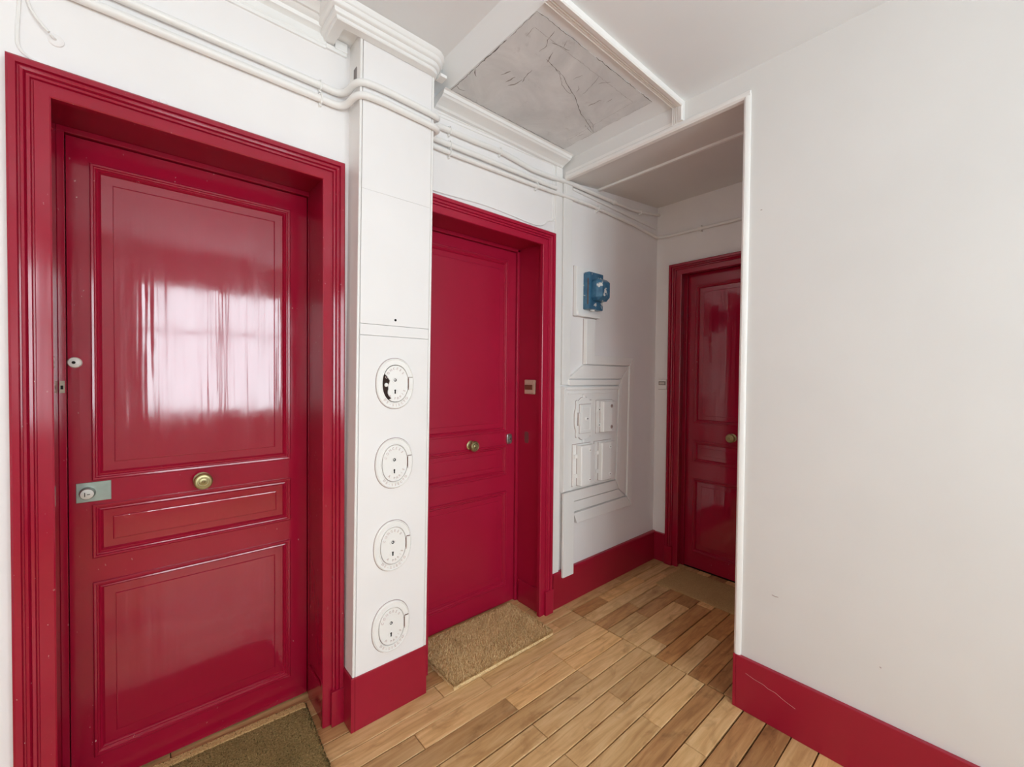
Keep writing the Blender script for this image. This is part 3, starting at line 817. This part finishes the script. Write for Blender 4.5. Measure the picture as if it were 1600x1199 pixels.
# ------------------------------------------------------------------ ceiling panel with cracked plaster
def ceiling_panel():
    z = ZC
    p = MB().prism([(1.026, 1.057), (1.745, 1.053), (1.749, 1.590), (1.030, 1.600)], z - 0.0016, z + 0.001, lambda a, b, t: (a, b, t)).build('ceiling_panel', PLAST)
    tag(p, 'cracked grey plaster panel set in the ceiling', 'panel', kind='structure')
    rnd = random.Random(11)
    def crack(b, pts, w, step=0.012, jit=0.0022):
        P = []
        for (xa, ya), (xb, yb) in zip(pts, pts[1:]):
            L = math.hypot(xb - xa, yb - ya); n = max(1, int(L / step))
            for i in range(n):
                t = i / n
                P.append((xa + (xb - xa) * t + rnd.uniform(-jit, jit), ya + (yb - ya) * t + rnd.uniform(-jit, jit)))
        P.append(pts[-1])
        vs = []; fs = []
        for i, (x, y) in enumerate(P):
            q = P[min(i + 1, len(P) - 1)]; o = P[max(i - 1, 0)]
            dx, dy = q[0] - o[0], q[1] - o[1]; L = math.hypot(dx, dy) or 1
            ww = w * 0.62 * rnd.uniform(0.35, 1.2)
            if i in (0, len(P) - 1): ww *= 0.3
            vs += [(x - dy / L * ww, y + dx / L * ww, z - 0.0019), (x + dy / L * ww, y - dx / L * ww, z - 0.0019)]
            if i: fs.append((2 * i - 2, 2 * i, 2 * i + 1, 2 * i - 1))
        b.add(vs, fs)
    b = MB()
    for pts, w in (([(1.206, 1.19), (1.255, 1.198), (1.316, 1.207), (1.383, 1.234), (1.466, 1.265), (1.537, 1.304), (1.58, 1.325), (1.623, 1.338), (1.666, 1.351), (1.741, 1.38)], 0.0020),
                   ([(1.264, 1.199), (1.308, 1.214), (1.359, 1.246), (1.399, 1.261), (1.436, 1.26)], 0.0012),
                   ([(1.129, 1.073), (1.141, 1.121), (1.158, 1.143), (1.157, 1.181)], 0.0018), ([(1.205, 1.27), (1.211, 1.311), (1.224, 1.348)], 0.0024),
                   ([(1.623, 1.338), (1.644, 1.326), (1.692, 1.342), (1.741, 1.38)], 0.0014), ([(1.37, 1.196), (1.38, 1.153)], 0.0013),
                   ([(1.414, 1.207), (1.435, 1.218), (1.443, 1.238)], 0.0020), ([(1.198, 1.077), (1.214, 1.109)], 0.0014), ([(1.473, 1.23), (1.461, 1.174), (1.435, 1.11)], 0.0010),
                   ([(1.031, 1.417), (1.04, 1.437), (1.061, 1.452)], 0.0035), ([(1.026, 1.556), (1.062, 1.564), (1.077, 1.555)], 0.0018), ([(1.713, 1.459), (1.718, 1.416)], 0.0012), ([(1.661, 1.369), (1.709, 1.381), (1.74, 1.387)], 0.0016)):
        crack(b, pts, w)
    # ragged joint round the panel
    crack(b, [(1.024, 1.057), (1.028, 1.20)], 0.0016); crack(b, [(1.028, 1.22), (1.028, 1.42)], 0.0035); crack(b, [(1.028, 1.42), (1.030, 1.600)], 0.0018)
    crack(b, [(1.024, 1.056), (1.30, 1.054)], 0.0018); crack(b, [(1.34, 1.054), (1.62, 1.054)], 0.0022); crack(b, [(1.66, 1.054), (1.746, 1.053)], 0.0025)
    crack(b, [(1.747, 1.06), (1.747, 1.20)], 0.0008); crack(b, [(1.748, 1.22), (1.748, 1.25)], 0.0018); crack(b, [(1.748, 1.33), (1.749, 1.47)], 0.0012); crack(b, [(1.749, 1.50), (1.750, 1.588)], 0.0009)
    crack(b, [(1.05, 1.590), (1.75, 1.586)], 0.0020)
    b.build('crack', CRACK, p)['kind'] = 'stuff'
    s = MB()
    for pts, w in (([(1.129, 1.376), (1.145, 1.333)], 0.005), ([(1.171, 1.395), (1.182, 1.346)], 0.005), ([(1.193, 1.405), (1.211, 1.379), (1.214, 1.337)], 0.004), ([(1.556, 1.263), (1.566, 1.197)], 0.003), ([(1.596, 1.192), (1.595, 1.159)], 0.003),
                   ([(1.063, 1.11), (1.684, 1.113)], 0.0009), ([(1.063, 1.11), (1.07, 1.16)], 0.0012), ([(1.684, 1.113), (1.70, 1.50)], 0.0008), ([(1.16, 1.12), (1.24, 1.10)], 0.003), ([(1.20, 1.15), (1.22, 1.20)], 0.004), ([(1.47, 1.14), (1.50, 1.10)], 0.003)):
        crack(s, pts, w)
    s.build('scuff', SMUDGE, p)['kind'] = 'stuff'
ceiling_panel()

# ------------------------------------------------------------------ meter board, junction boxes, bell
def boards():
    b = MB().box(1.792, 1.846, 1.678, YW, 0.185, 2.545)
    tag(b.build('trim_10', WOODW, bevel=0.003), 'narrow white batten beside the middle door casing', 'trim', kind='structure')
    b = MB().box(1.852, 1.925, 1.672, YW, 1.30, 2.47).box(1.872, 1.884, 1.670, YW, 2.40, 2.53)
    tag(b.build('trim_11', WOODW, bevel=0.002), 'white cable casing rising beside the middle door', 'trim', kind='structure')
    t = thing('meter_board', (2.2, YW, 0.46), 'white stepped wooden board carrying four junction boxes', 'board')
    def part(name, poly, y0, y1, bev=0.0025):
        MB().prism([(p - 2.2, q - 0.46) for p, q in poly], y0 - YW, y1 - YW, XZ).build(name, WOODW, t, bevel=bev)
    # outer frame strips stand proudest, the mouldings step down to the backboard
    part('frame_strip', [(2.06, 1.425), (2.522, 1.425), (2.578, 1.484), (2.142, 1.484), (2.142, 1.705), (2.06, 1.705)], 1.662, YW)
    part('frame_strip', [(2.525, 1.423), (2.580, 1.481), (2.568, 0.467), (2.513, 0.538)], 1.662, YW)
    part('frame_strip', [(2.510, 0.532), (2.565, 0.464), (1.99, 0.464), (1.957, 0.528)], 1.662, YW)
    MB().box(2.0555 - 2.2, 2.060 - 2.2, -0.0015, 0, 1.425 - 0.46, 1.705 - 0.46).build('grime_shade_line', SEAMM, t)  # dark strips painting shadow gap and grime along the trunking edges
    MB().box(2.142 - 2.2, 2.1445 - 2.2, -0.0015, 0, 1.488 - 0.46, 1.705 - 0.46).build('grime_shade_line', SEAMM, t)
    part('step_strip', [(1.905, 1.336), (2.045, 1.419), (2.515, 1.419), (2.442, 1.336)], 1.669, YW)
    part('step_strip', [(2.446, 1.334), (2.519, 1.417), (2.507, 0.542), (2.424, 0.602)], 1.669, YW)
    part('step_strip', [(2.420, 0.596), (2.503, 0.538), (1.957, 0.538), (1.957, 0.596)], 1.669, YW)
    part('inner_strip', [(1.905, 1.296), (1.905, 1.330), (2.434, 1.330), (2.406, 1.296)], 1.664, YW)
    part('inner_strip', [(2.409, 1.292), (2.438, 1.328), (2.418, 0.606), (2.389, 0.668)], 1.664, YW)
    part('inner_strip', [(2.385, 0.663), (2.414, 0.602), (1.957, 0.602), (1.957, 0.663)], 1.664, YW)
    part('backboard', [(1.856, 0.670), (1.856, 1.290), (2.402, 1.290), (2.384, 0.670)], 1.669, YW, 0.002)
    part('side_batten', [(1.856, 0.172), (1.950, 0.172), (1.950, 0.666), (1.856, 0.666)], 1.652, 1.6665, 0.002)
    part('edge_strip', [(1.856, 0.674), (1.856, 1.286), (1.872, 1.286), (1.872, 0.674)], 1.656, 1.669, 0.002)
    part('edge_strip', [(1.876, 1.270), (1.876, 1.286), (2.398, 1.286), (2.398, 1.270)], 1.658, 1.669, 0.002)
    part('rail_strip', [(1.90, 1.245), (1.90, 1.252), (2.32, 1.252), (2.32, 1.245)], 1.664, 1.669, 0.001)
    part('foot_strip', [(1.955, 0.674), (1.955, 0.681), (2.33, 0.681), (2.33, 0.674)], 1.664, 1.669, 0.001)
boards()

YB0 = 1.669
def junction_boxes():
    grp = 'white junction boxes on the meter board'
    def cover_box(x0, x1, z0, z1, depth, label, hinge=True, dots=False):
        t = thing('junction_box', ((x0 + x1) / 2, YB0, z0), label, 'junction box', grp)
        hw, h = (x1 - x0) / 2, z1 - z0
        MB().box(-hw, hw, -0.010, 0, 0, h).build('base', WOODW, t, bevel=0.003)
        MB().box(-hw - 0.0025, hw + 0.0025, -0.0008, 0, -0.0025, h + 0.0025).build('grime_shade_line', SEAMM, t)  # wider dark plate, painted shadow gap and grime round the base
        c0 = -hw + 0.030
        poly = [(c0, -0.010), (c0, -depth), (c0 + 0.006, -depth - 0.004), (hw * 0.35, -depth - 0.006), (hw - 0.004, -depth + 0.002), (hw - 0.002, -0.010)]
        cv = MB().prism(poly, 0.006, h - 0.006, lambda p, q, s: (p, q, s)).build('cover', LACE, t, bevel=0.0025)
        for zz in (0.036, h - 0.036):
            sc = MB().lathe([(0.012, 0.0), (0.012, 0.002), (0.0095, 0.0035), (0.0085, 0.0015), (0.001, 0.0015)], (hw * 0.30, -depth - 0.005, zz), n=20).build('screw', SEAMM if dots else PIPEM, cv, smooth=True)
            MB().box(hw * 0.30 - 0.007, hw * 0.30 + 0.007, -depth - 0.0075, -depth - 0.006, zz - 0.0015, zz + 0.0015).build('slot', BROWNP, sc)
        for zz in (h * 0.25, h * 0.72):
            MB().box(-hw + 0.003, c0, -0.018, -0.010, zz - 0.012, zz + 0.012).build('hinge_lug', PIPEM, t, bevel=0.002)
            if dots: MB().lathe([(0.004, 0), (0.0035, 0.001)], (-hw + 0.014, -0.018, zz), n=10).build('lug_hole', BLACK, t)
        MB().box(c0 - 0.003, c0, -0.0125, -0.009, 0.004, h - 0.004).build('hinge_gap', SEAMM, t)
        return t
    cover_box(2.165, 2.335, 0.995, 1.200, 0.036, 'upper right white junction box with two dark screw heads', dots=True)
    cover_box(1.944, 2.112, 0.692, 0.942, 0.044, 'lower left white junction box, deepest of the four')
    cover_box(2.150, 2.328, 0.694, 0.942, 0.038, 'lower right white junction box beside the stepped frame')
    # ornate cast box
    cx, z0, w, h = 2.045, 0.970, 0.082, 0.248
    t = thing('junction_box', (cx, YB0, z0), 'upper left white junction box with a scalloped cast frame', 'junction box', grp)
    out = []
    n = 96
    for i in range(n):
        a = 2 * math.pi * i / n
        ca, sa = math.cos(a), math.sin(a)
        r = 1.0 + 0.055 * math.cos(8 * a) 
        out.append((w * r * math.copysign(abs(ca) ** 0.5, ca), h / 2 + h / 2 * r * 0.98 * math.copysign(abs(sa) ** 0.5, sa)))
    MB().prism(out, -0.012, 0.0, XZ).build('frame', LACE, t, bevel=0.003)
    MB().prism([(p * 1.035, h / 2 + (q - h / 2) * 1.022) for p, q in out], -0.0008, 0.0, XZ).build('grime_shade_line', SEAMM, t)  # dark plates paint shade and grime round the frame and lid
    MB().box(-w * 0.69, w * 0.69, -0.0126, -0.0118, h * 0.14, h * 0.86).build('grime_shade_line', SEAMM, t)
    ld = MB().box(-w * 0.66, w * 0.66, -0.022, -0.012, h * 0.15, h * 0.85).build('lid', WOODW, t, bevel=0.003)
    MB().rect_ring(-w * 0.5, w * 0.5, h * 0.21, h * 0.79, [(0.0, -0.022), (0.0, -0.024), (0.004, -0.024), (0.006, -0.022)]).build('lid_bead', LACE, ld)
    MB().lathe([(0.013, 0), (0.013, 0.003), (0.010, 0.006), (0.002, 0.006)], (0.004, -0.022, h * 0.5), n=24).build('boss', LACE, ld, smooth=True)
    MB().lathe([(0.0045, 0), (0.004, 0.0012)], (0.007, -0.028, h * 0.5), n=12).build('keyhole', BLACK, ld)
    hg = MB().box(-w * 0.80, -w * 0.62, -0.026, -0.012, h * 0.36, h * 0.64).build('hinge', LACE, t, bevel=0.002)
    MB().box(-w * 0.84, -w * 0.80, -0.0145, -0.0115, h * 0.34, h * 0.66).build('hinge_gap', BROWNP, hg)
    MB().lathe([(0.014, 0), (0.014, 0.004), (0.010, 0.007), (0.002, 0.007)], (0.0, -0.002, h + 0.012), n=20).build('lug', LACE, t, smooth=True)
    MB().lathe([(0.014, 0), (0.014, 0.004), (0.010, 0.007), (0.002, 0.007)], (0.0, -0.002, -0.012), n=20).build('lug', LACE, t, smooth=True)
junction_boxes()

def bell():
    t = thing('alarm_box', (2.07, YW, 1.713), 'chipped blue box with a projecting hood on a white backboard', 'alarm box')
    MB().box(1.962 - 2.07, 2.186 - 2.07, -0.025, 0, 0.0, 0.297).build('backboard', LACE, t, bevel=0.003)
    MB().box(1.959 - 2.07, 2.189 - 2.07, -0.001, 0, -0.003, 0.300).build('grime_shade_line', SEAMM, t)  # dark backing, shade and grime painted round the board edge
    MB().box(1.975 - 2.07, 2.190 - 2.07, -0.030, -0.025, 0.0, 0.028).build('bottom_lip', LACE, t, bevel=0.002)
    x0, x1 = -0.048, 0.090
    bs = MB().box(x0, x1, -0.072, -0.025, 0.042, 0.264).build('base', BLUE, t, bevel=0.005)
    MB().box(x0 - 0.0006, x0 + 0.002, -0.066, -0.060, 0.070, 0.225).build('rust_seam', simple('rust', (0.16, 0.06, 0.02, 1), 0.8), bs)
    MB().lathe([(0.014, 0.0), (0.014, 0.006), (0.006, 0.007)], (0.012, -0.050, 0.042), (0, 0, -1), 18).build('cable_gland', PIPEM, bs)
    # hood with bevelled edges
    a0, a1, z0, z1 = -0.028, 0.092, 0.092, 0.222
    hood = MB()
    rings = [(0.0, -0.070), (0.0, -0.108), (0.018, -0.132), (0.024, -0.136)]
    vs = []; fs = []
    for u, y in rings:
        pts = [(a0 + u, z0 + 0.018 + u * 0.3), (a0 + 0.018 + u * 0.3, z0 + u), (a1 - 0.018 - u * 0.3, z0 + u), (a1 - u, z0 + 0.018 + u * 0.3), (a1 - u, z1 - 0.018 - u * 0.3), (a1 - 0.018 - u * 0.3, z1 - u), (a0 + 0.018 + u * 0.3, z1 - u), (a0 + u, z1 - 0.018 - u * 0.3)]
        vs += [(p, y, q) for p, q in pts]
    for k in range(len(rings) - 1):
        for i in range(8):
            j = (i + 1) % 8; fs.append((k * 8 + i, k * 8 + j, (k + 1) * 8 + j, (k + 1) * 8 + i))
    fs.append(tuple(range(8))); fs.append(tuple(range(len(vs) - 8, len(vs))))
    hood.add(vs, fs).build('hood', BLUE, t, bevel=0.002)
    MB().lathe([(0.004, 0), (0.004, 0.010), (0.002, 0.012)], (a1 - 0.002, -0.115, 0.155), (1, 0, 0), 10).build('pin', PIPEM, t)
bell()

def bell_pushes():
    t = thing('doorbell', (1.7125, 1.788, 1.245), 'beige doorbell with a brown push bar in the middle door recess', 'doorbell', 'doorbells')
    MB().box(-0.012, 0, -0.043, 0.043, 0, 0.083).build('plate', BEIGE, t, bevel=0.004)
    MB().box(-0.016, -0.010, -0.026, 0.036, 0.026, 0.054).build('push_bar', BROWNP, t, bevel=0.002)
    MB().box(-0.014, -0.010, -0.034, 0.030, 0.060, 0.076).build('rib', BEIGE, t, bevel=0.001)
    MB().box(-0.014, -0.010, -0.034, 0.030, 0.006, 0.021).build('rib', BEIGE, t, bevel=0.001)
    t = thing('doorbell', (XE, 1.627, 1.262), 'white doorbell with a small label window beside the far door', 'doorbell', 'doorbells')
    MB().box(-0.012, 0, -0.035, 0.035, 0, 0.070).build('plate', WOODW, t, bevel=0.003)
    MB().box(-0.001, 0, -0.037, 0.037, -0.002, 0.072).build('grime_shade_line', SEAMM, t)  # dark backing, painted shade and grime outlining the white plate
    MB().box(-0.0145, -0.010, -0.027, 0.027, 0.030, 0.058).build('label_frame', simple('bell_frame_grey', (0.28, 0.25, 0.23, 1), 0.5), t, bevel=0.001)
    MB().box(-0.0165, -0.012, -0.020, 0.020, 0.036, 0.052).build('push_button', LABEL, t, bevel=0.001)
bell_pushes()

# ------------------------------------------------------------------ doormats
def mat(loc, rotz, L, W, H, mat_, label, blades, blen, pile_mat=None, edge=False):
    t = thing('doormat', loc, label, 'doormat', 'doormats in front of the doors', rotz=rotz)
    rnd = random.Random(int(L * 1000))
    nx, ny = 40, 26
    vs = []; fs = []
    for j in range(ny + 1):
        for i in range(nx + 1):
            ex = min(i, nx - i, j, ny - j)
            x = -L / 2 + L * i / nx; y = -W / 2 + W * j / ny
            if ex == 0: x += rnd.uniform(-.003, .003); y += rnd.uniform(-.003, .003)
            vs.append((x, y, H * (0.55 if ex == 0 else 0.9 + 0.1 * rnd.random())))
    for j in range(ny):
        for i in range(nx):
            a = j * (nx + 1) + i; fs.append((a, a + 1, a + nx + 2, a + nx + 1))
    rim = [j for j in range(nx + 1)] + [j * (nx + 1) + nx for j in range(1, ny + 1)] + [ny * (nx + 1) + i for i in range(nx - 1, -1, -1)] + [j * (nx + 1) for j in range(ny - 1, 0, -1)]
    k = len(vs); vs += [(vs[i][0], vs[i][1], 0.0) for i in rim]
    for q in range(len(rim)): fs.append((rim[q], k + q, k + (q + 1) % len(rim), rim[(q + 1) % len(rim)]))
    fs.append(tuple(range(k, k + len(rim))))
    MB().add(vs, fs).build('mat_body', mat_, t, smooth=True)
    b = MB(); vs = []; fs = []
    for i in range(blades):
        x = rnd.uniform(-L / 2, L / 2); y = rnd.uniform(-W / 2, W / 2)
        if i % 9 == 0:
            x = rnd.choice((-L / 2, L / 2)) if rnd.random() < W / (L + W) else x
            if abs(abs(x) - L / 2) > 1e-6: y = rnd.choice((-W / 2, W / 2))
        a = rnd.uniform(0, 2 * math.pi); ti = rnd.uniform(0.1, 0.8)
        l = blen * rnd.uniform(0.6, 1.3); w = 0.0016
        dx, dy = math.cos(a), math.sin(a)
        z0 = H * 0.75
        tx, ty, tz = x + dx * l * math.sin(ti), y + dy * l * math.sin(ti), z0 + l * math.cos(ti)
        k = len(vs)
        vs += [(x - dy * w, y + dx * w, z0), (x + dy * w, y - dx * w, z0), (tx + dy * w * .5, ty - dx * w * .5, tz), (tx - dy * w * .5, ty + dx * w * .5, tz)]
        fs.append((k, k + 1, k + 2, k + 3))
    for q, mm in ((0, mat_), (1, pile_mat or mat_)):
        sel = [f for i, f in enumerate(fs) if (i % 3 == 0) == bool(q)]
        o = MB().add(vs, sel).build('pile', mm, t); o['kind'] = 'stuff'
    if edge: MB().box(-L / 2, L / 2, W / 2 - 0.030, W / 2 + 0.010, 0.0, H * 1.1).build('pale_edge', COIRE, t, bevel=0.006)
    return t
mat((1.318, 1.683, 0), math.radians(-0.5), 0.61, 0.345, 0.019, COIR, 'golden coir doormat in front of the middle door', 24000, 0.013, COIRD)
mat((0.165, 1.635, 0), math.radians(-3.0), 0.66, 0.440, 0.013, COIR1, 'dark worn olive-brown doormat before the nearest door', 12000, 0.006, COIR1D, True)
mat((2.712, 1.140, 0), math.radians(-90), 0.63, 0.335, 0.009, COIR3, 'thin flat tan doormat at the far alcove door', 3000, 0.002)
